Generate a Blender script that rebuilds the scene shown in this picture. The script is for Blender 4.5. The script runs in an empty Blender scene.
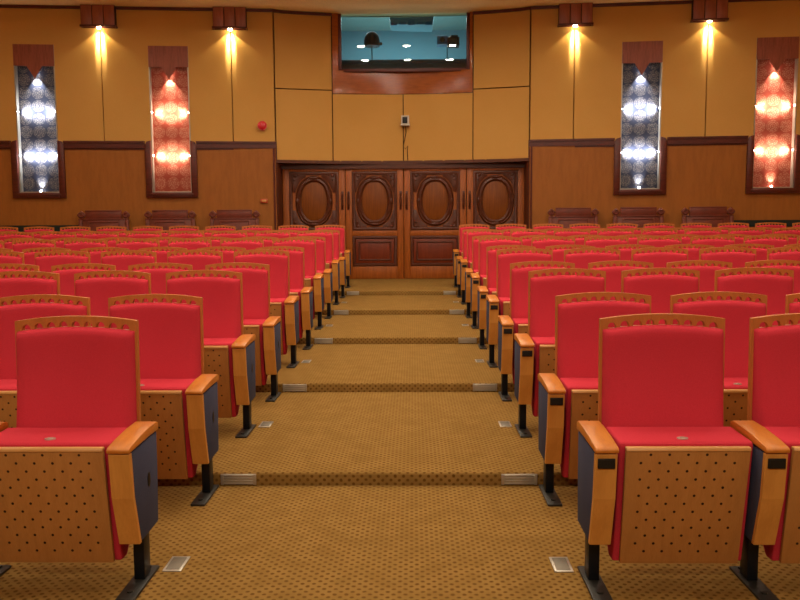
import bpy, bmesh, math, random
from mathutils import Vector, Matrix
random.seed(7)
C = bpy.context.scene.collection
PI = math.pi

# ------------------------------------------------------------------ dimensions
SEAT_PITCH, AISLE, ROW0, STEP = 0.604, 0.8765, 2.80, 0.06904
RISERS = [4.12 + 2.03 * k for k in range(5)]
FL5 = 5 * STEP
CEIL = 5.11

def level(y):
    return STEP * sum(1 for r in RISERS if y > r)

def W(x):                                    # plan of the back wall: a shallow bow in the middle, raking wings
    a = abs(x)
    return 14.80 - 0.40 * (x / 2.25) ** 2 if a < 2.2499 else 14.36 - 0.10 * (a - 2.25)

# ------------------------------------------------------------------ materials
def lin(h):
    c = [int(h[i:i + 2], 16) / 255 for i in (0, 2, 4)]
    return tuple(v / 12.92 if v <= 0.04045 else ((v + 0.055) / 1.055) ** 2.4 for v in c) + (1,)

class NT:
    def __init__(s, name):
        s.m = bpy.data.materials.new(name); s.m.use_nodes = True
        s.t = s.m.node_tree; s.n = s.t.nodes; s.l = s.t.links
        s.b = s.n['Principled BSDF']
    def node(s, kind, **kw):
        nd = s.n.new(kind)
        for k, v in kw.items(): setattr(nd, k, v)
        return nd
    def link(s, a, b): s.l.new(a, b)
    def math(s, op, a, b=None, c=None):
        nd = s.node('ShaderNodeMath', operation=op)
        for i, v in enumerate((a, b, c)):
            if v is None: continue
            if isinstance(v, (int, float)): nd.inputs[i].default_value = v
            else: s.link(v, nd.inputs[i])
        return nd.outputs[0]
    def coords(s):
        tc = s.node('ShaderNodeTexCoord'); sp = s.node('ShaderNodeSeparateXYZ')
        s.link(tc.outputs['Object'], sp.inputs[0]); return tc.outputs['Object'], sp.outputs
    def mix(s, fac, a, b):
        nd = s.node('ShaderNodeMix', data_type='RGBA')
        if isinstance(fac, (int, float)): nd.inputs[0].default_value = fac
        else: s.link(fac, nd.inputs[0])
        for i, v in ((6, a), (7, b)):
            if isinstance(v, tuple): nd.inputs[i].default_value = v
            else: s.link(v, nd.inputs[i])
        return nd.outputs[2]
    def noise(s, vec, scale, detail=3, stretch=None):
        if stretch:
            mp = s.node('ShaderNodeMapping'); mp.inputs['Scale'].default_value = stretch
            s.link(vec, mp.inputs[0]); vec = mp.outputs[0]
        nd = s.node('ShaderNodeTexNoise'); nd.inputs['Scale'].default_value = scale
        nd.inputs['Detail'].default_value = detail
        s.link(vec, nd.inputs['Vector']); return nd.outputs['Fac']
    def smooth(s, v, lo, hi):
        nd = s.node('ShaderNodeMapRange', interpolation_type='SMOOTHSTEP')
        nd.inputs['From Min'].default_value = lo; nd.inputs['From Max'].default_value = hi
        s.link(v, nd.inputs['Value']); return nd.outputs[0]
    def bump(s, h, strength, dist=0.002):
        nd = s.node('ShaderNodeBump'); nd.inputs['Strength'].default_value = strength
        nd.inputs['Distance'].default_value = dist
        s.link(h, nd.inputs['Height']); s.link(nd.outputs[0], s.b.inputs['Normal'])
    def col(s, c):
        if isinstance(c, tuple): s.b.inputs['Base Color'].default_value = c
        else: s.link(c, s.b.inputs['Base Color'])
    def done(s, rough=0.6, metal=0.0, coat=0.0, spec=0.5):
        s.b.inputs['Roughness'].default_value = rough
        s.b.inputs['Metallic'].default_value = metal
        s.b.inputs['Coat Weight'].default_value = coat
        s.b.inputs['Coat Roughness'].default_value = 0.12
        s.b.inputs['Specular IOR Level'].default_value = spec
        return s.m

def wood(name, light, dark, stretch=(14, 14, 1.2), rough=0.42, coat=0.0, spec=0.4, scale=3.0):
    t = NT(name); v, _ = t.coords()
    n = t.noise(v, scale, 5, stretch); f = t.noise(v, scale * 6, 3, stretch)
    k = t.math('ADD', t.math('MULTIPLY', n, 0.7), t.math('MULTIPLY', f, 0.3))
    t.col(t.mix(t.smooth(k, 0.32, 0.68), lin(dark), lin(light)))
    return t.done(rough, 0, coat, spec)

def cloth(name, c1, c2, scale=220, rough=0.95, spec=0.15, bump=0.25, big=3.0):
    t = NT(name); v, _ = t.coords()
    n = t.noise(v, scale, 2); b = t.noise(v, big, 3)
    k = t.math('ADD', t.math('MULTIPLY', n, 0.6), t.math('MULTIPLY', b, 0.4))
    t.col(t.mix(t.smooth(k, 0.35, 0.65), lin(c1), lin(c2))); t.bump(n, bump, 0.001)
    return t.done(rough, 0, 0, spec)

def plain(name, c, rough=0.5, metal=0.0, spec=0.4, coat=0.0):
    t = NT(name); v, _ = t.coords()
    n = t.noise(v, 40, 3); cc = lin(c)
    t.col(t.mix(n, tuple(q * 0.85 for q in cc[:3]) + (1,), tuple(min(1, q * 1.12) for q in cc[:3]) + (1,)))
    return t.done(rough, metal, coat, spec)

def glow(name, c, strength):
    t = NT(name); t.col(lin(c)); t.b.inputs['Emission Color'].default_value = lin(c)
    t.b.inputs['Emission Strength'].default_value = strength
    return t.done(0.4)

def carpet_mat():
    t = NT('carpet'); v, s = t.coords()
    p = 0.0312
    yy = t.math('ADD', s[1], s[2])
    wob = t.math('MULTIPLY', t.math('SUBTRACT', t.noise(v, 30, 2), 0.5), 0.014)
    a = t.math('MULTIPLY', t.math('ADD', t.math('ADD', s[0], yy), wob), 0.7071 / p)
    b = t.math('MULTIPLY', t.math('SUBTRACT', t.math('SUBTRACT', s[0], yy), wob), 0.7071 / p)
    da = t.math('SUBTRACT', t.math('FRACT', a), 0.5); db = t.math('SUBTRACT', t.math('FRACT', b), 0.5)
    d = t.math('SQRT', t.math('ADD', t.math('MULTIPLY', da, da), t.math('MULTIPLY', db, db)))
    dot = t.math('SUBTRACT', 1.0, t.smooth(d, 0.16, 0.36))
    big = t.noise(v, 9, 3)
    base = t.mix(t.smooth(big, 0.3, 0.7), lin('866633'), lin('906F3A'))
    amp = t.math('MULTIPLY', dot, t.math('ADD', 0.45, t.math('MULTIPLY', big, 0.75)))
    t.col(t.mix(amp, base, lin('60401A')))
    t.bump(t.noise(v, 420, 2), 0.35, 0.003)
    return t.done(1.0, 0, 0, 0.05)

def perforated_mat():
    t = NT('perforated_wood'); v, s = t.coords()
    n = t.noise(v, 3, 5, (12, 12, 1.2)); f = t.noise(v, 20, 3, (14, 14, 1))
    k = t.math('ADD', t.math('MULTIPLY', n, 0.6), t.math('MULTIPLY', f, 0.4))
    base = t.mix(t.smooth(k, 0.3, 0.7), lin('AC743A'), lin('B87F42'))
    px, pz = 0.068, 0.0325
    row = t.math('DIVIDE', s[2], pz); ri = t.math('FLOOR', row)
    off = t.math('MULTIPLY', t.math('MODULO', ri, 2.0), 0.5)
    fx = t.math('MULTIPLY', t.math('SUBTRACT', t.math('FRACT', t.math('ADD', t.math('ADD', t.math('DIVIDE', s[0], px), 0.5), off)), 0.5), px)
    fz = t.math('MULTIPLY', t.math('SUBTRACT', t.math('FRACT', row), 0.5), pz)
    d = t.math('SQRT', t.math('ADD', t.math('MULTIPLY', fx, fx), t.math('MULTIPLY', fz, fz)))
    dot = t.math('SUBTRACT', 1.0, t.smooth(d, 0.0042, 0.0062))
    dot = t.math('MULTIPLY', dot, t.math('MULTIPLY', t.math('LESS_THAN', t.math('ABSOLUTE', s[0]), 0.187), t.math('GREATER_THAN', s[2], 0.121)))
    t.col(t.mix(dot, base, lin('2E1206')))
    return t.done(0.45, 0, 0, 0.35)

def damask(name, ground, motif, motif2, amp):
    t = NT(name); v, s = t.coords()
    p = 0.222
    fx = t.math('SUBTRACT', t.math('FRACT', t.math('ADD', t.math('DIVIDE', s[0], p), 0.5)), 0.5)
    fz = t.math('SUBTRACT', t.math('FRACT', t.math('DIVIDE', s[2], p)), 0.5)
    r = t.math('SQRT', t.math('ADD', t.math('MULTIPLY', fx, fx), t.math('MULTIPLY', fz, fz)))
    ang = t.math('ARCTAN2', fz, fx)
    pet = t.math('MULTIPLY', t.math('SINE', t.math('MULTIPLY', ang, 10.0)), 0.012)
    rr = t.math('ADD', r, pet)
    ring = t.math('MULTIPLY', t.math('ADD', t.math('SINE', t.math('MULTIPLY', rr, 46.0)), 1.0), 0.5)
    disc = t.math('SUBTRACT', 1.0, t.smooth(rr, 0.40, 0.52))
    n = t.noise(v, 45, 3)
    brk = t.smooth(t.noise(v, 28, 4), 0.36, 0.60)
    spk = t.math('ADD', 0.55, t.math('MULTIPLY', t.math('SINE', t.math('MULTIPLY', ang, 12.0)), 0.45))
    k = t.math('MULTIPLY', t.math('MULTIPLY', t.math('MULTIPLY', disc, t.math('ADD', t.math('MULTIPLY', brk, 0.6), t.math('MULTIPLY', spk, 0.4))), t.math('ADD', 0.15, t.math('MULTIPLY', ring, 0.85))), amp)
    t.col(t.mix(k, t.mix(n, lin(ground), lin(motif2)), lin(motif)))
    return t.done(0.7, 0, 0, 0.25)

def brushed(name, c1, c2, rough):
    t = NT(name); v, _ = t.coords()
    t.col(t.mix(t.noise(v, 18, 4), lin(c1), lin(c2)))
    return t.done(rough, 0.6, 0, 0.5)

def glass_mat():
    t = NT('window_glass')
    t.n.remove(t.b)
    tr = t.node('ShaderNodeBsdfTransparent'); tr.inputs[0].default_value = (0.86, 0.95, 0.96, 1)
    gl = t.node('ShaderNodeBsdfGlossy'); gl.inputs['Roughness'].default_value = 0.02
    fr = t.node('ShaderNodeFresnel'); fr.inputs[0].default_value = 1.5
    mx = t.node('ShaderNodeMixShader')
    t.link(fr.outputs[0], mx.inputs[0]); t.link(tr.outputs[0], mx.inputs[1]); t.link(gl.outputs[0], mx.inputs[2])
    t.link(mx.outputs[0], t.n['Material Output'].inputs[0])
    return t.m

M = dict(
    carpet=carpet_mat(), perf=perforated_mat(),
    red=cloth('red_upholstery', 'C43341', 'CC3847', 260, bump=0.3),
    blue=cloth('blue_grey_fabric', '42465C', '4C5068', 300),
    arm=wood('armrest_wood', 'CC8030', 'BA6C22', (10, 2, 10), 0.38, spec=0.4),
    front=wood('front_board_wood', 'D29446', 'C4863C', (10, 10, 1.2), 0.42),
    lip=wood('lip_wood', 'D09A5C', 'C08848', (2, 10, 10), 0.4),
    shell=wood('seat_shell_wood', 'C27438', 'B2662E', (10, 10, 1.5), 0.42),
    steel=brushed('dark_steel', '14161C', '20232B', 0.4),
    plate=brushed('base_plate_steel', '34332F', '44433E', 0.45),
    chrome=brushed('number_plate_metal', 'CFC4B4', 'ECE2D2', 0.25),
    black=plain('black_plastic', '120F0D', 0.5),
    wallfab=cloth('wall_fabric', 'C2924B', 'C99A54', 160, bump=0.12, big=1.2),
    wains=wood('wainscot_wood', '9E6024', '925820', (5, 5, 0.9), 0.5, spec=0.25),
    groove=plain('panel_groove', '3A2410', 0.9),
    trim=wood('dark_trim_wood', '5E2416', '4A1A10', (2, 10, 10), 0.4, spec=0.4),
    box=wood('lamp_box_wood', 'A25E42', '8C4E36', (12, 12, 1.2), 0.4),
    pelmet=wood('pelmet_wood', '96503A', '7E422C', (12, 12, 1.2), 0.45),
    settle=wood('carved_rosewood', '7A3626', '633022', (3, 10, 10), 0.42, spec=0.35),
    door=wood('door_wood', 'A6591F', '8A4815', (12, 12, 1.0), 0.42, spec=0.3),
    dooroval=wood('door_oval_wood', '864812', '6E380C', (12, 12, 1.0), 0.45, spec=0.25),
    doordark=wood('door_moulding_wood', '5C2A12', '4A200D', (6, 6, 6), 0.4),
    doorred=wood('door_panel_wood', '7A3218', '682A14', (12, 12, 1.0), 0.4, spec=0.3),
    header=wood('door_header_wood', '5E2C14', '4C220F', (2, 10, 10), 0.45),
    gloss=wood('polished_surround_wood', 'A65A1E', '904C19', (2, 8, 8), 0.1, coat=0.0, spec=0.25),
    blackrail=plain('dark_green_rail', '14201A', 0.5),
    ceil=plain('ceiling_paint', 'F6E2A2', 0.9, spec=0.1),
    niche_blue=damask('blue_damask', '252836', '8A8074', '383A48', 0.9),
    niche_red=damask('red_damask', '883626', 'C08C72', '9A4632', 0.85),
    bellred=plain('alarm_red', 'C81E22', 0.35, spec=0.5),
    pointred=plain('call_point_red', 'B8461E', 0.45),
    camgrey=plain('camera_grey', 'C4BCAE', 0.5),
    teal=plain('booth_teal', '86A8A4', 0.9, spec=0.1),
    boothwall=plain('booth_blue', '7AA6B4', 0.9, spec=0.1),
    boothac=plain('booth_unit_grey', '5F8C98', 0.6),
    console=plain('console_black', '15201F', 0.5),
    spotblack=plain('spot_black', '090A0C', 0.5),
    spotblue=plain('spot_blue_grey', '3F6C8C', 0.5),
    glass=glass_mat(),
    alu=brushed('aluminium', 'A49C8E', 'BEB6A6', 0.4),
    clear=brushed('step_light_lens', 'AFA793', 'C4BCA8', 0.5),
    platelens=brushed('floor_plate_lens', '6E685A', '827A6A', 0.55),
    lens=glow('downlight_lens', 'FFE9C8', 26),
    bulb=glow('warm_bulb', 'FFF0C8', 60),
    coolbulb=glow('cool_bulb', 'E8F0FF', 40),
    pinkbulb=glow('warm_white_bulb', 'FFE6D4', 40),
    white=plain('white_ring', 'D8D2C6', 0.5),
)

# ------------------------------------------------------------------ mesh helpers
class MB:
    def __init__(s): s.bm = bmesh.new()
    def _fin(s, geom_faces, mi):
        for f in geom_faces: f.material_index = mi
    def box(s, x0, x1, y0, y1, z0, z1, bev=0.0, mi=0, seg=2):
        r = bmesh.ops.create_cube(s.bm, size=1)
        vs = r['verts']
        for v in vs:
            v.co = Vector(((x0 + x1) / 2 + v.co.x * (x1 - x0), (y0 + y1) / 2 + v.co.y * (y1 - y0), (z0 + z1) / 2 + v.co.z * (z1 - z0)))
        fs = list({f for v in vs for f in v.link_faces})
        s._fin(fs, mi)
        if bev:
            es = list({e for v in vs for e in v.link_edges})
            q = bmesh.ops.bevel(s.bm, geom=es, offset=bev, segments=seg, profile=0.5, affect='EDGES', clamp_overlap=True)
            s._fin(q['faces'], mi)
        return s
    def hexa(s, p, bev=0.0, mi=0):            # 8 points: bottom 4, top 4 in the same order
        v = [s.bm.verts.new(q) for q in p]
        fs = [s.bm.faces.new([v[i] for i in q]) for q in ((3, 2, 1, 0), (4, 5, 6, 7), (0, 1, 5, 4), (1, 2, 6, 5), (2, 3, 7, 6), (3, 0, 4, 7))]
        s._fin(fs, mi)
        if bev:
            es = list({e for f in fs for e in f.edges})
            bmesh.ops.bevel(s.bm, geom=es, offset=bev, segments=2, profile=0.5, affect='EDGES', clamp_overlap=True)
        return s
    def prism(s, poly, a0, a1, axis='x', bev=0.0, mi=0, holes=()):
        # poly: 2-D outline; extruded along axis from a0 to a1.  axis x: (y,z); y: (x,z); z: (x,y)
        def P(q, a):
            return {'x': (a, q[0], q[1]), 'y': (q[0], a, q[1]), 'z': (q[0], q[1], a)}[axis]
        es = []; loops = [poly] + list(holes)
        for lp in loops:
            vs = [s.bm.verts.new(P(q, a0)) for q in lp]
            es += [s.bm.edges.new((vs[i], vs[(i + 1) % len(vs)])) for i in range(len(vs))]
        if holes:
            r = bmesh.ops.triangle_fill(s.bm, edges=es, use_beauty=True)
            fs = [g for g in r['geom'] if isinstance(g, bmesh.types.BMFace)]
        else:
            vs = [e.verts[0] for e in es]
            fs = [s.bm.faces.new([s_v for s_v in vs])] if len(set(vs)) == len(vs) else bmesh.ops.contextual_create(s.bm, geom=es)['faces']
        r = bmesh.ops.extrude_face_region(s.bm, geom=fs)
        nv = [g for g in r['geom'] if isinstance(g, bmesh.types.BMVert)]
        d = Vector(P((0, 0), a1)) - Vector(P((0, 0), a0))
        bmesh.ops.translate(s.bm, verts=nv, vec=d)
        allf = list({f for v in nv for f in v.link_faces} | set(fs))
        bmesh.ops.recalc_face_normals(s.bm, faces=allf)
        s._fin(allf, mi)
        if bev:
            e2 = list({e for f in allf for e in f.edges if e.is_manifold and e.calc_face_angle(0) > 0.5})
            bmesh.ops.bevel(s.bm, geom=e2, offset=bev, segments=2, profile=0.5, affect='EDGES', clamp_overlap=True)
        return s
    def cyl(s, c, r, h, axis='z', seg=20, r2=None, mi=0):
        q = bmesh.ops.create_cone(s.bm, cap_ends=True, segments=seg, radius1=r, radius2=r if r2 is None else r2, depth=h)
        rot = {'z': Matrix(), 'x': Matrix.Rotation(PI / 2, 4, 'Y'), 'y': Matrix.Rotation(-PI / 2, 4, 'X')}[axis]
        bmesh.ops.transform(s.bm, matrix=Matrix.Translation(c) @ rot, verts=q['verts'])
        s._fin({f for v in q['verts'] for f in v.link_faces}, mi)
        return s
    def ball(s, c, r, sx=1, sy=1, sz=1, mi=0):
        q = bmesh.ops.create_uvsphere(s.bm, u_segments=16, v_segments=10, radius=r)
        bmesh.ops.transform(s.bm, matrix=Matrix.Translation(c) @ Matrix.Diagonal((sx, sy, sz, 1)), verts=q['verts'])
        s._fin({f for v in q['verts'] for f in v.link_faces}, mi)
        return s
    def tube(s, pts, r, seg=8, mi=0):
        rings = []
        for i, p in enumerate(pts):
            p = Vector(p); a = Vector(pts[max(0, i - 1)]); b = Vector(pts[min(len(pts) - 1, i + 1)])
            d = (b - a).normalized(); u = d.orthogonal().normalized() if abs(d.x) > .9 else d.cross(Vector((1, 0, 0))).normalized(); w = d.cross(u)
            rings.append([s.bm.verts.new(p + r * (math.cos(2 * PI * k / seg) * u + math.sin(2 * PI * k / seg) * w)) for k in range(seg)])
        fs = []
        for a, b in zip(rings, rings[1:]):
            for k in range(seg): fs.append(s.bm.faces.new((a[k], a[(k + 1) % seg], b[(k + 1) % seg], b[k])))
        fs.append(s.bm.faces.new(rings[0][::-1])); fs.append(s.bm.faces.new(rings[-1]))
        s._fin(fs, mi); return s
    def ring(s, path, prof, mi=0):
        # closed moulding: path is a closed outline in (x,z); prof a closed profile of (outward offset, y)
        n = len(path); loops = []
        for i in range(n):
            a = Vector(path[i - 1]); p = Vector(path[i]); b = Vector(path[(i + 1) % n])
            e1 = (p - a).normalized(); e2 = (b - p).normalized()
            n1 = Vector((e1.y, -e1.x)); n2 = Vector((e2.y, -e2.x)); m = n1 + n2
            m = m / max(0.3, m.length_squared) * 2
            loops.append([s.bm.verts.new((p.x + m.x * o, y, p.y + m.y * o)) for o, y in prof])
        k = len(prof); fs = []
        for i in range(n):
            A, B = loops[i], loops[(i + 1) % n]
            for j in range(k): fs.append(s.bm.faces.new((A[j], A[(j + 1) % k], B[(j + 1) % k], B[j])))
        bmesh.ops.recalc_face_normals(s.bm, faces=fs)
        s._fin(fs, mi); return s
    def curvebox(s, x0, x1, df, db, z0, z1, n=1, mi=0, fn=W):
        # a slab that follows the back wall; front face df before it, back face db behind it
        xs = [x0 + (x1 - x0) * i / n for i in range(n + 1)]
        cols = [[s.bm.verts.new((x, fn(x) + d, z)) for d, z in ((-df, z0), (db, z0), (db, z1), (-df, z1))] for x in xs]
        fs = []
        for a, b in zip(cols, cols[1:]):
            for j in range(4): fs.append(s.bm.faces.new((a[j], a[(j + 1) % 4], b[(j + 1) % 4], b[j])))
        fs.append(s.bm.faces.new(cols[0])); fs.append(s.bm.faces.new(cols[-1][::-1]))
        bmesh.ops.recalc_face_normals(s.bm, faces=fs)
        s._fin(fs, mi); return s
    def build(s, name, mats, parent=None, smooth=True, angle=0.6):
        me = bpy.data.meshes.new(name)
        s.bm.normal_update()
        s.bm.to_mesh(me); s.bm.free()
        for m in (mats if isinstance(mats, (list, tuple)) else [mats]): me.materials.append(m)
        o = bpy.data.objects.new(name, me); C.objects.link(o)
        if smooth:
            for p in me.polygons: p.use_smooth = True
            me.set_sharp_from_angle(angle=angle)
        if parent: o.parent = parent
        return o

def tag(o, label, cat=None, group=None, kind=None):
    o['label'] = label
    if cat: o['category'] = cat
    if group: o['group'] = group
    if kind: o['kind'] = kind
    return o

def thing(name, label, cat, loc=(0, 0, 0), rz=0, group=None):
    o = bpy.data.objects.new(name, None); C.objects.link(o)
    o.empty_display_size = 0.1
    o.location = loc; o.rotation_euler = (0, 0, rz)
    return tag(o, label, cat, group)

def struct(o, label): return tag(o, label, None, None, 'structure')

def lamp(kind, parent, loc, power, col, aim=None, **kw):
    d = bpy.data.lights.new('lamp_light', kind); d.energy = power; d.color = col
    for k, v in kw.items(): setattr(d, k, v)
    o = bpy.data.objects.new('lamp_light', d); C.objects.link(o)
    o.parent = parent; o.location = loc
    if aim is not None: o.rotation_euler = Vector(aim).to_track_quat('-Z', 'Y').to_euler()
    return o

def copy_tree(o, parent=None):
    c = o.copy(); C.objects.link(c)
    if parent: c.parent = parent
    for ch in o.children: copy_tree(ch, c)
    return c

# ------------------------------------------------------------------ camera
cam_d = bpy.data.cameras.new('camera'); cam = bpy.data.objects.new('camera', cam_d); C.objects.link(cam)
cam_d.sensor_fit = 'HORIZONTAL'; cam_d.sensor_width = 36; cam_d.lens = 36.0; cam_d.clip_end = 100
CY, CP, CR = 0.01717, 0.09612, -0.00572
def ray(u, v):
    X2, U2 = (u - 400) / 800, (300 - v) / 800
    c, s = math.cos(CR), math.sin(CR)
    X, U = X2 * c - U2 * s, X2 * s + U2 * c
    Y, z = math.cos(CP) + U * math.sin(CP), -math.sin(CP) + U * math.cos(CP)
    return Vector((X * math.cos(CY) - Y * math.sin(CY), X * math.sin(CY) + Y * math.cos(CY), z))
fw = ray(400, 300); rt = (ray(1200, 300) - fw).normalized(); up = rt.cross(fw).normalized()
EYE = Vector((0.18985, 0, 1.38222))
mw = Matrix((rt, up, -fw.normalized())).transposed().to_4x4(); mw.translation = EYE
cam.matrix_world = mw
bpy.context.scene.camera = cam
def pixel(p):
    q = mw.inverted() @ Vector(p)
    return 400 - 800 * q.x / q.z, 300 + 800 * q.y / q.z

# ------------------------------------------------------------------ floor, side walls, ceiling
mb = MB()
edges = [-4.0] + RISERS + [15.2]
prof = [(-4.0, -0.2), (15.2, -0.2), (15.2, FL5)]
for k in range(4, -1, -1):
    z1 = (k + 1) * STEP; z0 = k * STEP; y = RISERS[k]
    prof += [(y + 0.014, z1), (y + 0.004, z1 - 0.004), (y, z1 - 0.014), (y, z0)]
prof += [(-4.0, 0.0)]
mb.prism(prof, -8.0, 8.0, 'x')
struct(mb.build('floor', M['carpet'], angle=0.9), 'stepped floor under ochre carpet with small brown dots')

mb = MB(); mb.box(-8.2, -8.0, -4.2, 14.4, -0.2, CEIL)
struct(mb.build('wall_left', M['wallfab']), 'side wall left of the seats')
mb = MB(); mb.box(8.0, 8.2, -4.2, 14.4, -0.2, CEIL)
struct(mb.build('wall_right', M['wallfab']), 'side wall right of the seats')
mb = MB(); mb.box(-8.2, 8.2, -4.2, -4.0, -0.2, CEIL)
struct(mb.build('wall_front', M['wallfab']), 'wall behind the camera')
mb = MB(); mb.prism([(-8.2, -4.2), (8.2, -4.2)] + [(x, W(x) + 0.2) for x in [8.2 - 16.4 * i / 40 for i in range(41)]], CEIL, CEIL + 0.12, 'z')
struct(mb.build('ceiling', M['ceil']), 'flat cream ceiling above the back wall')

# ------------------------------------------------------------------ back wall
NICHES = [(-6.31, 'blue'), (-4.06, 'red'), (4.14, 'blue'), (6.35, 'red')]
NW, NT0, NB0 = 0.34, 4.46, 1.94
SEAMS = [-5.19, -2.985, 3.0, 5.215]
CAP0, CAP1 = 2.71, 2.83
PT = 2.505                                             # top of the door recess
mb = MB()
G = 0.009
# side wings: upper fabric panels (0), veneer wainscot (1), groove backing (2)
for sgn in (-1, 1):
    cuts = sorted([sgn * 2.25, sgn * 8.0] + [s for s in SEAMS if s * sgn > 0])
    for a, b in zip(cuts, cuts[1:]):
        xs = sorted([a, b] + [n + d for n, _ in NICHES for d in (-NW, NW) if a < n < b])
        for i, (p, q) in enumerate(zip(xs, xs[1:])):
            p2 = p + (G if p in SEAMS else 0); q2 = q - (G if q in SEAMS else 0)
            if any(abs((p + q) / 2 - n) < 0.05 for n, _ in NICHES):
                mb.curvebox(p2, q2, 0, 0.10, NT0, CEIL); mb.curvebox(p, q, 0, 0.10, FL5, NB0, mi=1)
            else:
                mb.curvebox(p2, q2, 0, 0.10, CAP0, CEIL); mb.curvebox(p, q, 0, 0.10, FL5, CAP0, mi=1)
    mb.curvebox(min(sgn * 2.25, sgn * 8), max(sgn * 2.25, sgn * 8), -0.22, 0.30, FL5, CEIL, mi=2)
    mb.curvebox(*sorted((sgn * 2.25, sgn * 2.262)), 0, 0.3, FL5, CEIL, mi=1)
# middle bay: four lower panels, two upper ones
for a, b in ((-2.25, -1.262), (-1.262, 0.013), (0.013, 1.272), (1.272, 2.25)):
    mb.curvebox(a + G, b - G, 0, 0.06, PT, 3.755 if abs(a + b) > 2.5 else 3.70, n=8)
for a, b in ((-2.25, -1.262), (1.272, 2.25)):
    mb.curvebox(a + G, b - G, 0, 0.06, 3.775, CEIL, n=8)
mb.curvebox(-2.25, -1.23, -0.05, 0.12, PT, CEIL, n=8, mi=2)
mb.curvebox(1.24, 2.25, -0.05, 0.12, PT, CEIL, n=8, mi=2)
mb.curvebox(-1.24, 1.25, -0.05, 0.12, PT, 3.72, n=12, mi=2)
struct(mb.build('wall_back', [M['wallfab'], M['wains'], M['groove']]), 'back wall of tan fabric panels over orange veneer wainscot')

def seg_trim(segs, df, db, z0, z1, name, mat, label, n=1):
    mb = MB()
    for a, b in segs: mb.curvebox(a, b, df, db, z0, z1, n=n if abs(a) <= 2.26 and abs(b) <= 2.26 else 1)
    return struct(mb.build(name, M[mat]), label)
def cap_segs(lo, hi):
    xs = sorted([lo, hi] + [n + d for n, _ in NICHES if lo < n < hi for d in (-NW - 0.105, NW + 0.105)])
    return list(zip(xs[::2], xs[1::2]))
for nm, lo, hi, side in (('trim_1', -8, -2.235, 'left'), ('trim_2', 2.235, 8, 'right')):
    mb = MB()
    for a, b in cap_segs(lo, hi):
        mb.curvebox(a, b, 0.045, 0.0, CAP0, CAP1 - 0.035); mb.curvebox(a, b, 0.065, 0.0, CAP1 - 0.035, CAP1)
        mb.curvebox(a, b, 0.02, 0.0, CAP0 - 0.025, CAP0)
    e = hi if side == 'left' else lo
    q = sorted((e, e + (-0.06 if side == 'left' else 0.06)))
    mb.curvebox(*q, 0.02, 0.0, FL5, CAP0)
    struct(mb.build(nm, M['trim']), f'dark wood cap rail over the {side} wainscot')
seg_trim([(-8, -2.25), (-2.25, -1.25)], 0.03, 0.0, CEIL - 0.05, CEIL, 'trim_3', 'trim', 'dark crown strip left of the booth window', 6)
seg_trim([(1.26, 2.25), (2.25, 8)], 0.03, 0.0, CEIL - 0.05, CEIL, 'trim_4', 'trim', 'dark crown strip right of the booth window', 6)
seg_trim([(-8, -5.66)], 0.08, 0.0, 1.265, 1.375, 'trim_5', 'blackrail', 'dark rail low on the wall at far left')
seg_trim([(5.70, 8)], 0.08, 0.0, 1.285, 1.395, 'trim_6', 'blackrail', 'dark rail low on the wall at far right')

# ------------------------------------------------------------------ carved doors in the recess
def D(x): return 14.86 - 0.10 * (x / 2.25) ** 2          # the doors stand on a flatter line than the wall above
mb = MB()
mb.curvebox(-2.25, 2.25, -0.0, 0.5, PT - 0.045, PT + 0.01, n=12)
mb.curvebox(-2.25, 2.25, 0.05, 0.15, PT - 0.13, PT - 0.045, n=12, fn=D)
for sgn in (-1, 1):
    mb.curvebox(*sorted((sgn * 2.25, sgn * 2.215)), 0.0, 0.5, FL5, PT - 0.045)
struct(mb.build('trim_7', M['header']), 'dark carved lintel and jambs round the doors')
mb = MB(); mb.curvebox(-2.4, 2.4, -0.07, 0.15, FL5, PT + 0.1, n=12, fn=D)
struct(mb.build('wall_rear', M['groove']), 'dark backing behind the carved doors')

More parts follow.
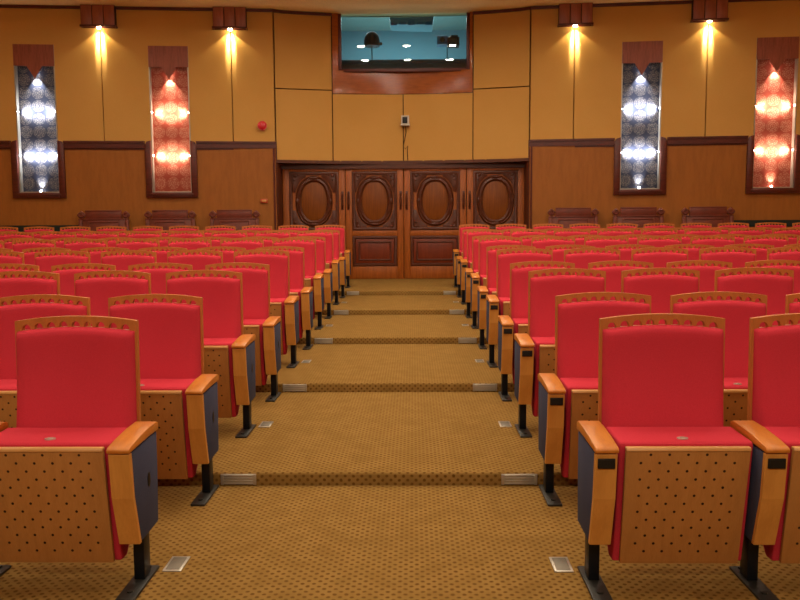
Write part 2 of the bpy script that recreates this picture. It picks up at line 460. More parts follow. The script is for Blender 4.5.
def rrect(x0, x1, z0, z1): return [(x0, z0), (x1, z0), (x1, z1), (x0, z1)]
def oval(cx, cz, a, b, n=40, e=2.3):
    out = []
    for i in range(n):
        t = 2 * PI * i / n
        c, s = math.cos(t), math.sin(t)
        out.append((cx + a * math.copysign(abs(c) ** (2 / e), c), cz + b * math.copysign(abs(s) ** (2 / e), s)))
    return out
def half_round(w, d, k=6):
    return [(-w / 2, 0.0)] + [(-w / 2 * math.cos(PI * i / k), -d * math.sin(PI * i / k)) for i in range(1, k)] + [(w / 2, 0.0)] + [(0, 0.01)]
leaf_x = [-2.21, -1.06, 0.013, 1.17, 2.22]
for i in range(4):
    xa, xb = leaf_x[i], leaf_x[i + 1]
    pa = Vector((xa, D(xa), FL5)); pb = Vector((xb, D(xb), FL5))
    w = (pb - pa).length; ang = math.atan2(pb.y - pa.y, pb.x - pa.x)
    c = (pa + pb) / 2
    H = PT - FL5 - 0.13; h = w / 2 - 0.006
    mb = MB()
    mb.box(-h, h, 0.02, 0.06, 0.004, H)                               # leaf body
    sw = 0.115
    for s in (-1, 1): mb.box(*sorted((s * h, s * (h - sw))), 0.0, 0.03, 0.004, H, 0.004)
    for z0, z1 in ((0.004, 0.235), (0.80, 0.90), (H - 0.05, H)): mb.box(-h + sw, h - sw, 0.0, 0.03, z0, z1, 0.004)
    d = struct(mb.build(f'door_{i + 1}', M['door']), ['leftmost', 'second from the left', 'third from the left', 'rightmost'][i] + ' carved wooden door leaf with an oval panel')
    d.location = c; d.rotation_euler = (0, 0, ang)
    pw = h - sw
    z0, z1 = 0.91, H - 0.06
    MB().ring(rrect(-pw + 0.03, pw - 0.03, z0 + 0.02, z1 - 0.02), [(-0.03, 0.02), (-0.025, -0.008), (0.0, -0.016), (0.025, -0.008), (0.03, 0.02)]).build('square_moulding', M['doordark'], d)
    cz = 1.44; a, b = 0.285, 0.405
    m = MB(); m.ring(oval(0, cz, a, b), [(-0.055, 0.02), (-0.05, -0.012), (-0.02, -0.03), (0.015, -0.018), (0.03, -0.028), (0.05, -0.01), (0.055, 0.02)])
    for sx in (-1, 1):                                                # little scroll beads round the oval
        m.ball((sx * (a + .02), -0.012, cz), 0.04, 0.8, 0.6, 1.5)
    m.ball((0, -0.015, cz + b + 0.02), 0.05, 1.8, 0.6, 0.7); m.ball((0, -0.015, cz - b - 0.02), 0.05, 1.8, 0.6, 0.7)
    m.build('oval_moulding', M['doordark'], d)
    MB().prism(oval(0, cz, a - 0.05, b - 0.05), 0.005, 0.03, 'y', 0.004).build('oval_panel', M['dooroval'], d)
    for sx in (-1, 1):
        for sz in (-1, 1):                                            # carved corner spandrels
            m = MB(); X = sx * (pw - 0.062); Z = cz + sz * 0.515
            arc = []
            for t_ in (0.30, 0.45, 0.60, 0.75, 0.90, 1.05, 1.20):
                arc.append((sx * (a + 0.068) * math.cos(t_) ** (2 / 2.3), cz + sz * (b + 0.068) * math.sin(t_) ** (2 / 2.3)))
            m.prism([(X, Z), (X, arc[0][1])] + arc + [(arc[-1][0], Z)], 0.0, 0.022, 'y', 0.003)
            for dx, dz, r_ in ((0.045, 0.05, 0.032), (0.04, 0.13, 0.022), (0.11, 0.04, 0.022)):
                m.ball((X - sx * dx, 0.0, Z - sz * dz), r_, 1, 0.5, 1)
            m.build('corner_carving', M['doordark'], d)
    MB().ring(rrect(-pw + 0.03, pw - 0.03, 0.265, 0.775), [(-0.03, 0.02), (-0.02, -0.008), (0.0, -0.014), (0.02, -0.008), (0.03, 0.02)]).build('lower_moulding', M['doordark'], d)
    m = MB(); m.box(-pw + 0.06, pw - 0.06, 0.008, 0.03, 0.295, 0.745, 0.004)
    lp = m.build('lower_panel', M['doorred'], d)
    MB().ring(rrect(-pw + 0.125, pw - 0.125, 0.355, 0.685), [(-0.018, 0.012), (-0.012, -0.004), (0.0, -0.008), (0.012, -0.004), (0.018, 0.012)]).build('panel_moulding', M['doordark'], lp)
    for s in ((1,) if i == 0 else (-1,) if i == 3 else (-1, 1)):
        m = MB(); X = s * (h - 0.05)
        m.box(X - 0.022, X + 0.022, -0.012, 0.0, 1.28, 1.62, 0.004); m.tube([(X, -0.01, 1.33), (X, -0.055, 1.37), (X, -0.06, 1.45), (X, -0.055, 1.53), (X, -0.01, 1.57)], 0.014)
        m.build('door_handle', M['doordark'], d)

# ------------------------------------------------------------------ booth window
GY = 14.76
WX0, WX1, WZ0 = -1.10, 1.165, 4.135
mb = MB()
mb.curvebox(-1.25, 1.26, 0.012, 0.05, 3.71, WZ0 - 0.02, n=12)
mb.curvebox(-1.25, WX0 - 0.045, 0.012, 0.05, WZ0 - 0.02, CEIL, n=2); mb.curvebox(WX1 + 0.045, 1.26, 0.012, 0.05, WZ0 - 0.02, CEIL, n=2)
wn = struct(mb.build('window_1', M['gloss']), 'booth window in a polished brown wood surround')
mb = MB()
mb.box(WX0 - 0.05, WX0 + 0.01, GY - 0.06, GY + 0.03, WZ0 - 0.03, CEIL, 0.004); mb.box(WX1 - 0.01, WX1 + 0.05, GY - 0.06, GY + 0.03, WZ0 - 0.03, CEIL, 0.004)
mb.box(WX0 - 0.05, WX1 + 0.05, GY - 0.06, GY + 0.1, WZ0 - 0.05, WZ0 + 0.012, 0.004)
mb.build('window_frame', M['trim'], wn)
MB().box(WX0 + 0.006, WX1 - 0.006, GY - 0.006, GY, WZ0, CEIL - 0.005).build('window_pane', M['glass'], wn, smooth=False)

# the control room behind the glass
def slab(name, mat, label, *boxes):
    mb = MB()
    for b in boxes: mb.box(*b)
    return struct(mb.build(name, M[mat]), label)
slab('wall_booth_rear', 'boothwall', 'blue rear wall of the booth behind the glass', (-2.6, 2.6, 17.9, 18.0, 3.3, 5.55))
slab('wall_booth_left', 'boothwall', 'left wall of the booth', (-2.7, -2.6, 14.96, 18.0, 3.3, 5.55))
slab('wall_booth_right', 'boothwall', 'right wall of the booth', (2.6, 2.7, 14.96, 18.0, 3.3, 5.55))
slab('ceiling_booth', 'teal', 'teal ceiling of the booth behind the glass', (-2.7, 2.7, 14.96, 18.0, 5.55, 5.65))
slab('floor_booth', 'groove', 'floor of the booth', (-2.7, 2.7, 14.96, 18.0, 3.2, 3.3))
slab('wall_booth_front', 'teal', 'booth side of the window wall', (-2.7, 2.7, 14.90, 14.96, CEIL, 5.65), (-2.7, -1.3, 14.90, 14.96, 3.2, CEIL), (1.3, 2.7, 14.90, 14.96, 3.2, CEIL), (-1.3, 1.3, 14.90, 14.96, 3.2, 4.05))
t = thing('control_desk', 'black control desk just behind the booth window sill', 'desk', (0, 15.25, 3.3))
MB().box(-1.5, 1.5, -0.2, 0.35, 0, 1.0, 0.01).build('cabinet', M['console'], t)
MB().hexa([(-1.45, -0.18, 1.0), (1.45, -0.18, 1.0), (1.45, 0.33, 1.0), (-1.45, 0.33, 1.0), (-1.45, -0.05, 1.1), (1.45, -0.05, 1.1), (1.45, 0.33, 1.16), (-1.45, 0.33, 1.16)], 0.006).build('mixer_top', M['console'], t)
t = thing('followspot', 'black dome-shaped spotlight on a thin stand behind the booth glass, left', 'spotlight', (-0.6, 15.9, 3.3))
m = MB(); m.ball((0, 0, 1.62), 0.145, 1, 1, 1.05); m.cyl((0, 0, 1.55), 0.15, 0.12, 'z', 24); m.build('lamp_head', M['spotblack'], t)
MB().cyl((0.165, 0, 1.54), 0.03, 0.07, 'x').build('knob', M['spotblack'], t)
m = MB(); m.cyl((0, 0, 0.75), 0.012, 1.48); m.cyl((0, 0, 0.015), 0.2, 0.03); m.build('stand', M['boothac'], t)
t = thing('box_spotlight', 'boxy blue-grey spotlight with a black hood behind the booth glass, right', 'spotlight', (0.86, 15.9, 3.3))
MB().box(-0.2, 0.0, -0.1, 0.16, 1.50, 1.66, 0.01).build('lamp_body', M['spotblue'], t)
m = MB(); m.box(0.0, 0.23, -0.12, 0.14, 1.47, 1.63, 0.01); m.box(0.06, 0.2, -0.13, 0.1, 1.63, 1.665, 0.006); m.build('hood', M['spotblack'], t)
MB().cyl((-0.1, -0.105, 1.58), 0.05, 0.02, 'y').build('lens', M['spotblack'], t)
m = MB(); m.cyl((0, 0, 0.74), 0.012, 1.48); m.cyl((0, 0, 0.015), 0.2, 0.03); m.build('stand', M['boothac'], t)
t = thing('ceiling_unit', 'grey-blue air unit under the booth ceiling seen through the glass', 'air conditioner', (0.16, 16.35, 5.22))
MB().hexa([(-0.40, -0.3, 0.03), (0.42, -0.3, 0), (0.42, 0.3, 0), (-0.40, 0.3, 0.03), (-0.45, -0.35, 0.33), (0.47, -0.35, 0.33), (0.47, 0.35, 0.33), (-0.45, 0.35, 0.33)], 0.01).build('casing', M['boothac'], t)
m = MB()
for k in range(5): m.box(-0.40 + 0.17 * k, -0.27 + 0.17 * k, -0.315, -0.28, 0.0 + 0.012 * (k % 2), 0.05 + 0.015 * (k % 3))
m.build('grille', M['spotblue'], t)
lamp('AREA', wn, (0, 16.6, 5.5), 36, (0.85, 0.95, 0.92), (0, 0, -1), shape='RECTANGLE', size=2.4, size_y=0.5)
lamp('POINT', wn, (0, 17.0, 3.9), 19, (0.55, 0.85, 1.0), shadow_soft_size=0.2)
lamp('AREA', wn, (0, 16.6, 4.0), 16, (0.85, 1.0, 0.97), (0, 0, 1), shape='RECTANGLE', size=2.4, size_y=0.8)  # added upward fill that brightens the booth ceiling, has no fixture

# ------------------------------------------------------------------ lit niches
def wall_angle(x): return math.atan(-0.10 if x > 0 else 0.10)
ORD = {-6.31: 'far left', -4.06: 'left of the doors', 4.14: 'right of the doors', 6.35: 'far right'}
for x, kind in NICHES:
    t = thing('lit_niche', f'tall {kind} patterned lit niche with a dark pointed wood pelmet, {ORD[x]}', 'lit niche', (x, W(x), 0), wall_angle(x), 'lit niches')
    ND = 0.11
    MB().box(-NW, NW, ND, ND + 0.02, NB0, NT0).build('backing', M['niche_blue' if kind == 'blue' else 'niche_red'], t)
    t.children[0].location.z = 0
    m = MB()
    for s in (-1, 1): m.box(*sorted((s * NW, s * (NW - 0.018))), -0.006, ND, NB0, NT0)
    m.box(-NW + 0.018, NW - 0.018, -0.006, ND, NB0, NB0 + 0.018); m.box(-NW + 0.018, NW - 0.018, 0.03, ND, NT0 - 0.02, NT0)
    m.build('lining', M['alu'], t)
    zb = 4.10; vt = 3.895; q = NW - 0.002
    MB().prism([(-q, NT0), (-q, zb), (-0.125, zb), (0, vt), (0.125, zb), (q, zb), (q, NT0)], -0.012, 0.022, 'y').build('pelmet', M['pelmet'], t)
    m = MB()
    for s in (-1, 1): m.prism([(s * (NW), CAP1 + 0.01), (s * (NW), NB0 - 0.09), (s * (NW + 0.105), NB0 - 0.09), (s * (NW + 0.105), CAP1 - 0.06), (s * (NW + 0.07), CAP1 - 0.01)], -0.06, 0.0, 'y', 0.006)
    m.box(-NW, NW, -0.06, 0.0, NB0 - 0.09, NB0, 0.006); m.box(-NW - 0.03, NW + 0.03, -0.072, -0.02, NB0 - 0.05, NB0 - 0.02, 0.004)
    m.build('frame', M['trim'], t)
    bulb = M['coolbulb' if kind == 'blue' else 'pinkbulb']
    col = (0.80, 0.87, 1.0) if kind == 'blue' else (1.0, 0.78, 0.62)
    g = 1.0 if kind == 'blue' else 0.8
    def fitting(loc):
        return MB().cyl(loc, 0.018, 0.03, 'z', 12).build('lamp_fitting', bulb, t)
    f = fitting((0, 0.05, 3.97)); lamp('SPOT', f, (0, 0.05, 3.94), 50 * g, col, (0, 0.25, -1), spot_size=1.5, spot_blend=0.7, shadow_soft_size=0.015)
    for z in (3.33, 2.585):
        for s in (-1, 1):
            f = MB().cyl((s * (NW - 0.03), 0.02, z), 0.009, 0.018, 'x', 12).build('lamp_fitting', bulb, t)
            lamp('SPOT', f, (s * (NW - 0.05), 0.02, z), 22 * g, col, (-s, 0.6, 0), spot_size=2.2, spot_blend=1.0, shadow_soft_size=0.012)
            lamp('SPOT', f, (s * (NW - 0.05), 0.02, z), 55 * g, col, (-s, 0.25, 0), spot_size=1.5, spot_blend=1.0, shadow_soft_size=0.012)
    if x != -4.06:
        f = fitting((0, 0.05, NB0 + 0.03)); lamp('SPOT', f, (0, 0.05, NB0 + 0.055), 20 * g, col, (0, 0.35, 1), spot_size=1.3, spot_blend=1.0, shadow_soft_size=0.015)

# ------------------------------------------------------------------ wall washer boxes
for x, where in zip(SEAMS, ('at far left', 'left of the booth window', 'right of the booth window', 'at far right')):
    t = thing('wall_lamp', f'dark wooden box lamp throwing a warm fan of light, {where}', 'wall lamp', (x, W(x), 4.745), wall_angle(x), 'box lamps under the ceiling')
    m = MB(); z1 = CEIL - 4.745
    for k in range(3): m.box(-0.285 + 0.19 * k + 0.007, -0.095 + 0.19 * k - 0.007, -0.125, -0.03, 0.02, z1 - 0.002, 0.003)
    m.box(-0.285, 0.285, -0.11, 0.0, 0.03, z1 - 0.004, mi=1)
    bx = m.build('lamp_box', [M['box'], M['groove']], t)
    m = MB()
    m.box(-0.30, 0.30, -0.14, -0.112, 0.0, 0.03, 0.003); m.box(-0.30, -0.27, -0.112, 0.0, 0.0, 0.03); m.box(0.27, 0.30, -0.112, 0.0, 0.0, 0.03); m.box(-0.30, 0.30, -0.02, 0, 0.0, 0.03)
    m.build('bottom_rim', M['trim'], t)
    b = MB().ball((0, -0.07, 0.0), 0.03, 1.2, 1, 0.9).build('bulb', M['bulb'], t)
    lamp('SPOT', b, (0, -0.055, -0.03), 20, (1.0, 0.84, 0.5), (0, 0.10, -1), spot_size=2.0, spot_blend=0.25, shadow_soft_size=0.01)
    lamp('SPOT', b, (0, -0.05, -0.02), 70, (1.0, 0.86, 0.55), (0, 0.15, -1), spot_size=0.9, spot_blend=1.0, shadow_soft_size=0.02)
    for sx in (-1, 1): lamp('SPOT', b, (sx * 0.042, -0.042, -0.02), 620, (1.0, 0.92, 0.70), (sx * 0.01, 0.19, -1), spot_size=0.30, spot_blend=0.9, shadow_soft_size=0.02)

# ------------------------------------------------------------------ small things on the wall
t = thing('alarm_bell', 'round red fire alarm bell on the tan panel left of the doors', 'alarm bell', (-2.47, W(-2.47), 3.10), wall_angle(-1))
MB().cyl((0, -0.02, 0), 0.05, 0.04, 'y').build('mount', M['bellred'], t)
m = MB(); m.cyl((0, -0.055, 0), 0.082, 0.03, 'y', 28, 0.07); m.ball((0, -0.068, 0), 0.07, 1, 0.35, 1); m.build('gong', M['bellred'], t)
t = thing('fire_call_point', 'small orange-red call point on the wainscot below the alarm bell', 'call point', (-2.47, W(-2.47), 1.785), wall_angle(-1))
MB().box(-0.06, 0.06, -0.04, 0, -0.035, 0.035, 0.006).build('case', M['pointred'], t)
MB().box(-0.04, 0.04, -0.044, -0.036, -0.018, 0.02, 0.003).build('button', M['lip'], t)
t = thing('security_camera', 'small grey box camera on the wall above the doors', 'camera', (0.045, W(0.045), 3.14))
MB().box(-0.075, 0.085, -0.14, -0.0, -0.01, 0.02, 0.004).build('bracket', M['camgrey'], t)
m = MB(); m.box(-0.065, -0.045, -0.15, -0.02, 0.02, 0.155, 0.004); m.box(0.045, 0.075, -0.15, -0.02, 0.02, 0.155, 0.004); m.box(-0.045, 0.045, -0.13, -0.02, 0.02, 0.155); m.box(-0.065, 0.075, -0.155, -0.02, 0.145, 0.165, 0.004)
m.build('housing', M['camgrey'], t)
m = MB(); m.box(-0.045, 0.045, -0.145, -0.13, 0.03, 0.14, 0.004); m.cyl((0, -0.15, 0.085), 0.03, 0.02, 'y'); m.build('lens', M['black'], t)
MB().tube([(0.01, -0.02, -0.01), (0.02, -0.025, -0.12), (-0.01, -0.02, -0.26), (-0.035, -0.02, -0.36), (0.005, -0.03, -0.42), (0.05, -0.025, -0.36), (0.04, -0.025, -0.46), (0.05, -0.02, -0.62)], 0.007).build('cable', M['groove'], t)

# ------------------------------------------------------------------ carved chairs along the back wall
def carved_chair():
    t = thing('carved_armchair', '', 'armchair')
    for sx in (-1, 1):
        m = MB(); m.box(*sorted((sx * 0.425, sx * 0.365)), 0.40, 0.46, 0.0, 1.125, 0.006); m.build('back_post', M['settle'], t)
        m = MB(); m.prism([(sx * 0.378 + 0.072 * math.cos(k * PI / 4) * (1 if k % 2 == 0 else 0.8), 1.202 + 0.072 * math.sin(k * PI / 4) * (1 if k % 2 == 0 else 0.8)) for k in range(8)], 0.405, 0.455, 'y', 0.005)
        m.ring(oval(sx * 0.378, 1.202, 0.036, 0.036, 16, 2), half_round(0.024, 0.012)); 
        for v in m.bm.verts:
            if v.co.y < 0.1: v.co.y += 0.405
        m.build('rosette', M['settle'], t)
        m = MB(); m.box(*sorted((sx * 0.42, sx * 0.36)), -0.02, 0.04, 0.0, 0.66, 0.005); m.build('front_leg', M['settle'], t)
        m = MB(); m.box(*sorted((sx * 0.435, sx * 0.355)), -0.04, 0.40, 0.66, 0.70, 0.008); m.build('armrest', M['settle'], t)
    m = MB(); m.box(-0.36, 0.36, 0.41, 0.45, 0.48, 1.135, 0.004); m.box(-0.36, 0.36, 0.40, 0.46, 0.44, 0.50, 0.004)
    b = m.build('back_panel', M['settle'], t)
    m = MB(); m.ring(rrect(-0.255, 0.255, 0.62, 1.08), half_round(0.03, 0.015))
    for v in m.bm.verts: v.co.y += 0.41
    for k in range(-2, 3): m.ball((k * 0.09, 0.408, 0.86 + 0.05 * math.cos(k * 1.6)), 0.05, 0.9, 0.25, 1.6)
    m.build('back_carving', M['settle'], b)
    m = MB(); m.box(-0.305, 0.305, 0.405, 0.455, 1.135, 1.275, 0.006); m.box(-0.305, 0.305, 0.398, 0.46, 1.262, 1.285, 0.004); m.box(-0.425, 0.425, 0.397, 0.46, 1.118, 1.140, 0.004)
    m.build('crest_rail', M['settle'], t)
    m = MB(); m.box(-0.36, 0.36, -0.03, 0.42, 0.40, 0.46, 0.008); m.box(-0.36, 0.36, -0.005, 0.025, 0.30, 0.40, 0.004); m.build('seat', M['settle'], t)
    return t
cc = carved_chair()
POS = ((-5.165, 'leftmost of the three left of the doors'), (-4.035, 'middle of the three left of the doors'), (-2.925, 'nearest the doors on their left'),
       (2.95, 'nearest the doors on their right'), (4.055, 'middle of the three right of the doors'), (5.215, 'rightmost of the three right of the doors'))
for i, (x, where) in enumerate(POS):
    o = cc if i == 0 else copy_tree(cc)
    o.location = (x, W(x) - 0.56, FL5); o.rotation_euler = (0, 0, wall_angle(x))
    tag(o, f'dark carved armchair behind the last row, {where}', 'armchair', 'carved armchairs along the back wall')

# ------------------------------------------------------------------ auditorium seats
def back_y(z): return 0.338 + (z - 0.57) * 0.03        # front of the leaning backrest cushion
BW = 0.249
def crest(x): return 1.013 - 0.020 * (x / BW) ** 2
def arm_set(t, x, slot):
    aw = 0.0395
    prof = [(0.0, 0.552), (0.018, 0.385), (0.072, 0.19), (0.30, 0.195), (0.315, 0.56)]
    m = MB(); m.prism([(0.0, 0.556), (0.018, 0.385), (0.075, 0.19), (0.098, 0.19), (0.042, 0.388), (0.026, 0.556)], x - aw, x + aw, 'x', 0.003)
    fb = m.build('front_board', M['front'], t, angle=0.12)
    if slot:
        tag(fb, 'orange front board with a black slot')
        m = MB(); m.box(x - 0.031, x + 0.031, -0.003, 0.01, 0.503, 0.54, 0.002)
        m.box(x - 0.026, x + 0.026, -0.004, 0.0, 0.508, 0.535)
        m.build('card_slot', M['black'], fb)
    m = MB(); m.prism([(0.029, 0.553), (0.045, 0.388), (0.101, 0.192), (0.298, 0.197), (0.31, 0.40), (0.312, 0.562)], x - aw + 0.001, x + aw - 0.001, 'x', 0.006)
    m.build('side_panel', M['blue'], t)
    m = MB(); m.prism([(-0.008, 0.560), (-0.010, 0.574), (0.004, 0.582), (0.10, 0.594), (0.20, 0.602), (0.30, 0.603), (0.325, 0.594), (0.325, 0.565), (0.20, 0.566)], x - aw - 0.003, x + aw + 0.003, 'x', 0.005)
    m.build('armrest', M['arm'], t)
    m = MB(); m.box(x - 0.021, x + 0.021, 0.165, 0.235, 0.012, 0.20, 0.003)
    lg = m.build('leg', M['steel'], t)
    m = MB(); m.prism([(x - 0.036, 0.0), (x + 0.036, 0.0), (x + 0.036, 0.30), (x - 0.036, 0.30)], 0.0, 0.012, 'z', 0.004)
    m.cyl((x, 0.06, 0.014), 0.012, 0.008, 'z', 10); m.cyl((x, 0.275, 0.014), 0.010, 0.008, 'z', 10)
    m.build('base_plate', M['plate'], lg)

def make_seat(end, shift):
    t = thing('auditorium_seat', '', 'seat')
    # tipped-up seat: perforated underside panel, red cushion behind it
    m = MB(); m.hexa([(-0.222, 0.131, 0.094), (0.222, 0.131, 0.094), (0.222, 0.149, 0.094), (-0.222, 0.149, 0.094), (-0.226, 0.058, 0.552), (0.226, 0.058, 0.552), (0.226, 0.076, 0.552), (-0.226, 0.076, 0.552)], 0.004)
    pn = m.build('seat_panel', M['perf'], t); tag(pn, 'perforated orange wood underside')
    m = MB(); m.hexa([(-0.226, 0.052, 0.550), (0.226, 0.052, 0.550), (0.226, 0.082, 0.550), (-0.226, 0.082, 0.550), (-0.226, 0.058, 0.564), (0.226, 0.058, 0.564), (0.226, 0.080, 0.564), (-0.226, 0.080, 0.564)], 0.004)
    m.build('panel_lip', M['lip'], pn)
    m = MB(); m.prism([(0.084, 0.562), (0.090, 0.576), (0.292, 0.582), (0.31, 0.56), (0.305, 0.30), (0.27, 0.15), (0.21, 0.09), (0.153, 0.094), (0.118, 0.30)], -0.245, 0.245, 'x', 0.010)
    sc = m.build('seat_cushion', M['red'], t, angle=1.0)
    m = MB(); m.cyl((0, 0.13, 0.579), 0.021, 0.004, 'z', 20); m.cyl((0, 0.13, 0.582), 0.011, 0.003, 'z', 16)
    nb = m.build('number_plate', M['chrome'], sc)
    for v in nb.data.vertices: v.co.y = 0.13 + (v.co.y - 0.13) * 0.8
    # backrest shell with nine arched openings in its crest
    n = 16
    outline = [(-BW, 0.30), (BW, 0.30), (BW, 0.60)] + [(BW - 2 * BW * i / n, crest(BW - 2 * BW * i / n)) for i in range(n + 1)] + [(-BW, 0.60)]
    holes = []
    for k in range(-4, 5):
        cx = k * 0.0505; zb = crest(cx) - 0.040; r = 0.0172
        holes.append([(cx - r, zb - 0.004), (cx + r, zb - 0.004)] + [(cx + r * math.cos(a), zb + r * 1.15 * math.sin(a)) for a in [PI * i / 8 for i in range(9)]])
    m = MB(); m.prism(outline, 0, 0.024, 'y', 0.0, holes=holes)
    for v in m.bm.verts: v.co.y += back_y(v.co.z) + 0.05
    sh = m.build('back_shell', M['shell'], t, angle=0.5); tag(sh, 'orange wood shell with nine arched holes in its crest')
    # cushion
    m = MB(); nu, nv = 18, 18; hw = 0.240
    def pt(i, j, front):
        u = -1 + 2 * i / nu; v = -1 + 2 * j / nv
        su = math.sin(u * PI / 2); sv = math.sin(v * PI / 2)          # denser at the rims
        x = hw * su; zt = crest(x) - 0.043; z = 0.53 + (zt - 0.53) * (sv + 1) / 2
        y = back_y(z) + 0.05
        if front:
            bulge = ((1 - abs(su) ** 14) * (1 - abs(sv) ** 26)) ** 0.5
            q = (sv + 1) / 2
            y -= bulge * (0.040 + 0.055 * (1 - q) ** 1.6 + 0.010 * q ** 3 - 0.008 * (1 - su * su))
        return (x, y, z)
    F = [[m.bm.verts.new(pt(i, j, True)) for j in range(nv + 1)] for i in range(nu + 1)]
    B = [[F[i][j] if i in (0, nu) or j in (0, nv) else m.bm.verts.new(pt(i, j, False)) for j in range(nv + 1)] for i in range(nu + 1)]
    for i in range(nu):
        for j in range(nv):
            m.bm.faces.new((F[i][j], F[i + 1][j], F[i + 1][j + 1], F[i][j + 1]))
            try: m.bm.faces.new((B[i][j + 1], B[i + 1][j + 1], B[i + 1][j], B[i][j]))
            except ValueError: pass
    m.build('back_cushion', M['red'], t, angle=1.4)
    for c in t.children: c.location.x = shift        # the seat hangs a little outwards of its arms
    arm_set(t, -SEAT_PITCH / 2, True)
    if end:
        arm_set(t, SEAT_PITCH / 2, False)
        x = SEAT_PITCH / 2 + 0.0395
        m = MB(); m.ball((x, 0.20, 0.40), 0.02, 0.12, 0.8, 1.5)
        sp = [c for c in t.children if c.name.startswith('side_panel')][-1]
        m.build('row_badge', M['black'], sp)
    return t

seat_r, seat_l, end_seat = make_seat(False, 0.009), make_seat(False, -0.004), make_seat(True, -0.004)
used = set()
NTH = ['', 'second', 'third', 'fourth', 'fifth', 'sixth', 'seventh', 'eighth', 'ninth', 'tenth', 'eleventh', 'twelfth']
ROWN = ['front row', 'second row', 'third row', 'fourth row', 'fifth row', 'sixth row', 'seventh row', 'eighth row', 'ninth row', 'tenth row', 'last row']
nseat = 0
for r in range(11):
    y = ROW0 + r; z = level(y)
    for side in (-1, 1):
        for k in range(12):
            x = side * (AISLE + SEAT_PITCH / 2 + SEAT_PITCH * k)
            inner = pixel((x - side * 0.25, y + 0.40, z + 0.98))[0]
            arm = pixel((x - SEAT_PITCH / 2, y, z + 0.5))[0]
            if not (-1 < inner < 801 or -1 < arm < 801): break
            src = end_seat if (side < 0 and k == 0) else seat_l if side < 0 else seat_r
            o = src if src not in used else copy_tree(src)
            used.add(src); o.location = (x, y, z); nseat += 1
            who = 'aisle seat' if k == 0 else f'{NTH[k]} seat from the aisle'
            block = 'left' if side < 0 else 'right'
            tag(o, f'red tip-up auditorium seat, {who} in the {ROWN[r]}, {block} block', 'seat', f'red tip-up seats, {block} block')
print('seats', nseat)

# ------------------------------------------------------------------ step lights on the risers, plates on the carpet
def step_light():
    t = thing('step_light', '', 'step light')
    MB().box(-0.092, 0.092, -0.006, 0.0, -0.028, 0.028, 0.002).build('lens', M['clear'], t)
    m = MB()
    for k in range(4): m.box(-0.088, 0.088, -0.011, -0.005, -0.026 + 0.0145 * k, -0.019 + 0.0145 * k, 0.001)
    for s in (-1, 1): m.box(*sorted((s * 0.094, s * 0.078)), -0.011, -0.004, -0.029, 0.029, 0.001)
    m.build('louvre', M['alu'], t)
    return t
sl = step_light(); first = True
for k, ry in enumerate(RISERS):
    for side in (-1, 1):
        o = sl if first else copy_tree(sl); first = False
        o.location = (side * 0.742, ry, k * STEP + 0.034)
        tag(o, f'small louvred light on the {["first", "second", "third", "fourth", "fifth"][k]} riser, {"left" if side < 0 else "right"} end of the aisle', 'step light', 'lights on the aisle risers')
def floor_plate():
    t = thing('floor_plate', '', 'floor plate')
    m = MB(); m.prism([(-0.038, -0.07), (0.038, -0.07), (0.038, 0.07), (-0.038, 0.07)], 0.0, 0.005, 'z', 0.002); m.build('rim', M['alu'], t)
    m = MB(); m.box(-0.028, 0.028, -0.058, 0.058, 0.004, 0.0065, 0.001); m.build('lens', M['platelens'], t)
    return t
fp = floor_plate(); first = True
for r in (0, 2, 4, 6, 8):
    for side in (-1, 1):
        o = fp if first else copy_tree(fp); first = False
        y = ROW0 + r + 0.33
        o.location = (side * 0.782, y, level(y))
        tag(o, f'pale plate in the carpet beside the {ROWN[r]}, {"left" if side < 0 else "right"} of the aisle', 'floor plate', 'plates in the aisle carpet')

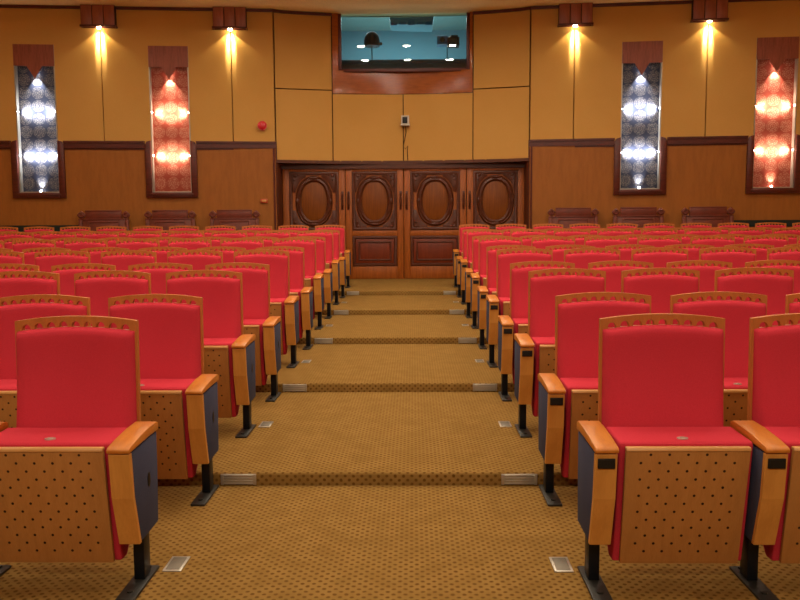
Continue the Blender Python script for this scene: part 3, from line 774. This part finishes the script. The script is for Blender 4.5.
# ------------------------------------------------------------------ ceiling lamps
WARM = (1.0, 0.86, 0.68)
def downlight():
    t = thing('ceiling_downlight', '', 'ceiling light')
    m = MB(); m.ring([(0.10 * math.cos(a), 0.10 * math.sin(a)) for a in [2 * PI * i / 24 for i in range(24)]], [(-0.012, 0.0), (0.02, 0.0), (0.016, 0.012), (-0.008, 0.016)])
    for v in m.bm.verts: v.co = Vector((v.co.x, v.co.z, -v.co.y))
    m.build('ring', M['white'], t)
    MB().cyl((0, 0, -0.004), 0.092, 0.008, 'z', 24).build('lens', M['lens'], t)
    return t
dl = downlight(); first = True
def put(x, y, label, group, power, spread):
    global first
    o = dl if first else copy_tree(dl); first = False
    o.location = (x, y, CEIL)
    tag(o, label, 'ceiling light', group)
    return o, power, spread
todo = []
for j, y in enumerate((12.22, 10.76, 9.25, 7.8, 6.3, 4.8, 3.3)):
    for x, cn in ((-0.9, 'left'), (0.065, 'middle'), (1.03, 'right')):
        todo.append(put(x, y, f'round ceiling downlight over the aisle, {cn} column, {["first", "second", "third", "fourth", "fifth", "sixth", "seventh"][j]} from the back wall', 'downlights over the aisle', 13, 3.0))
for j, y in enumerate((11.5, 8.5, 5.5, 2.5)):
    for x, cn in ((-5.4, 'far left'), (-3.1, 'left'), (3.1, 'right'), (5.4, 'far right')):
        todo.append(put(x, y, f'round ceiling downlight above the {cn} seats, {["first", "second", "third", "fourth"][j]} from the back wall', 'downlights over the seats', 25, 3.0))
for o, pw, sp in todo:
    lamp('AREA', o, (0, 0, -0.02), pw, WARM, (0, 0, -1), shape='DISK', size=0.17, spread=sp)
t = thing('front_fill_light', 'added unseen front fill light under the ceiling behind the camera', 'fill light', (0, -3.0, CEIL - 0.01))  # added fill light, out of view, brightens the fronts of the seats
MB().box(-3.0, 3.0, -0.15, 0.15, -0.2, 0.0, 0.01).build('housing', M['black'], t)
lamp('AREA', t, (0, 0.0, -0.23), 300, WARM, (0, 0.75, -0.66), shape='RECTANGLE', size=6.0, size_y=0.25)

# ------------------------------------------------------------------ world and view
w = bpy.data.worlds.new('world'); bpy.context.scene.world = w; w.use_nodes = True
w.node_tree.nodes['Background'].inputs[0].default_value = (1.0, 0.8, 0.6, 1); w.node_tree.nodes['Background'].inputs[1].default_value = 0.02
sc = bpy.context.scene
sc.view_settings.view_transform = 'Standard'; sc.view_settings.look = 'None'
sc.view_settings.gamma = 1; sc.view_settings.use_curve_mapping = False
sc.view_settings.exposure = 0.0
sc.cycles.use_denoising = True
sc.cycles.sample_clamp_indirect = 6.0
sc.cycles.max_bounces = 8
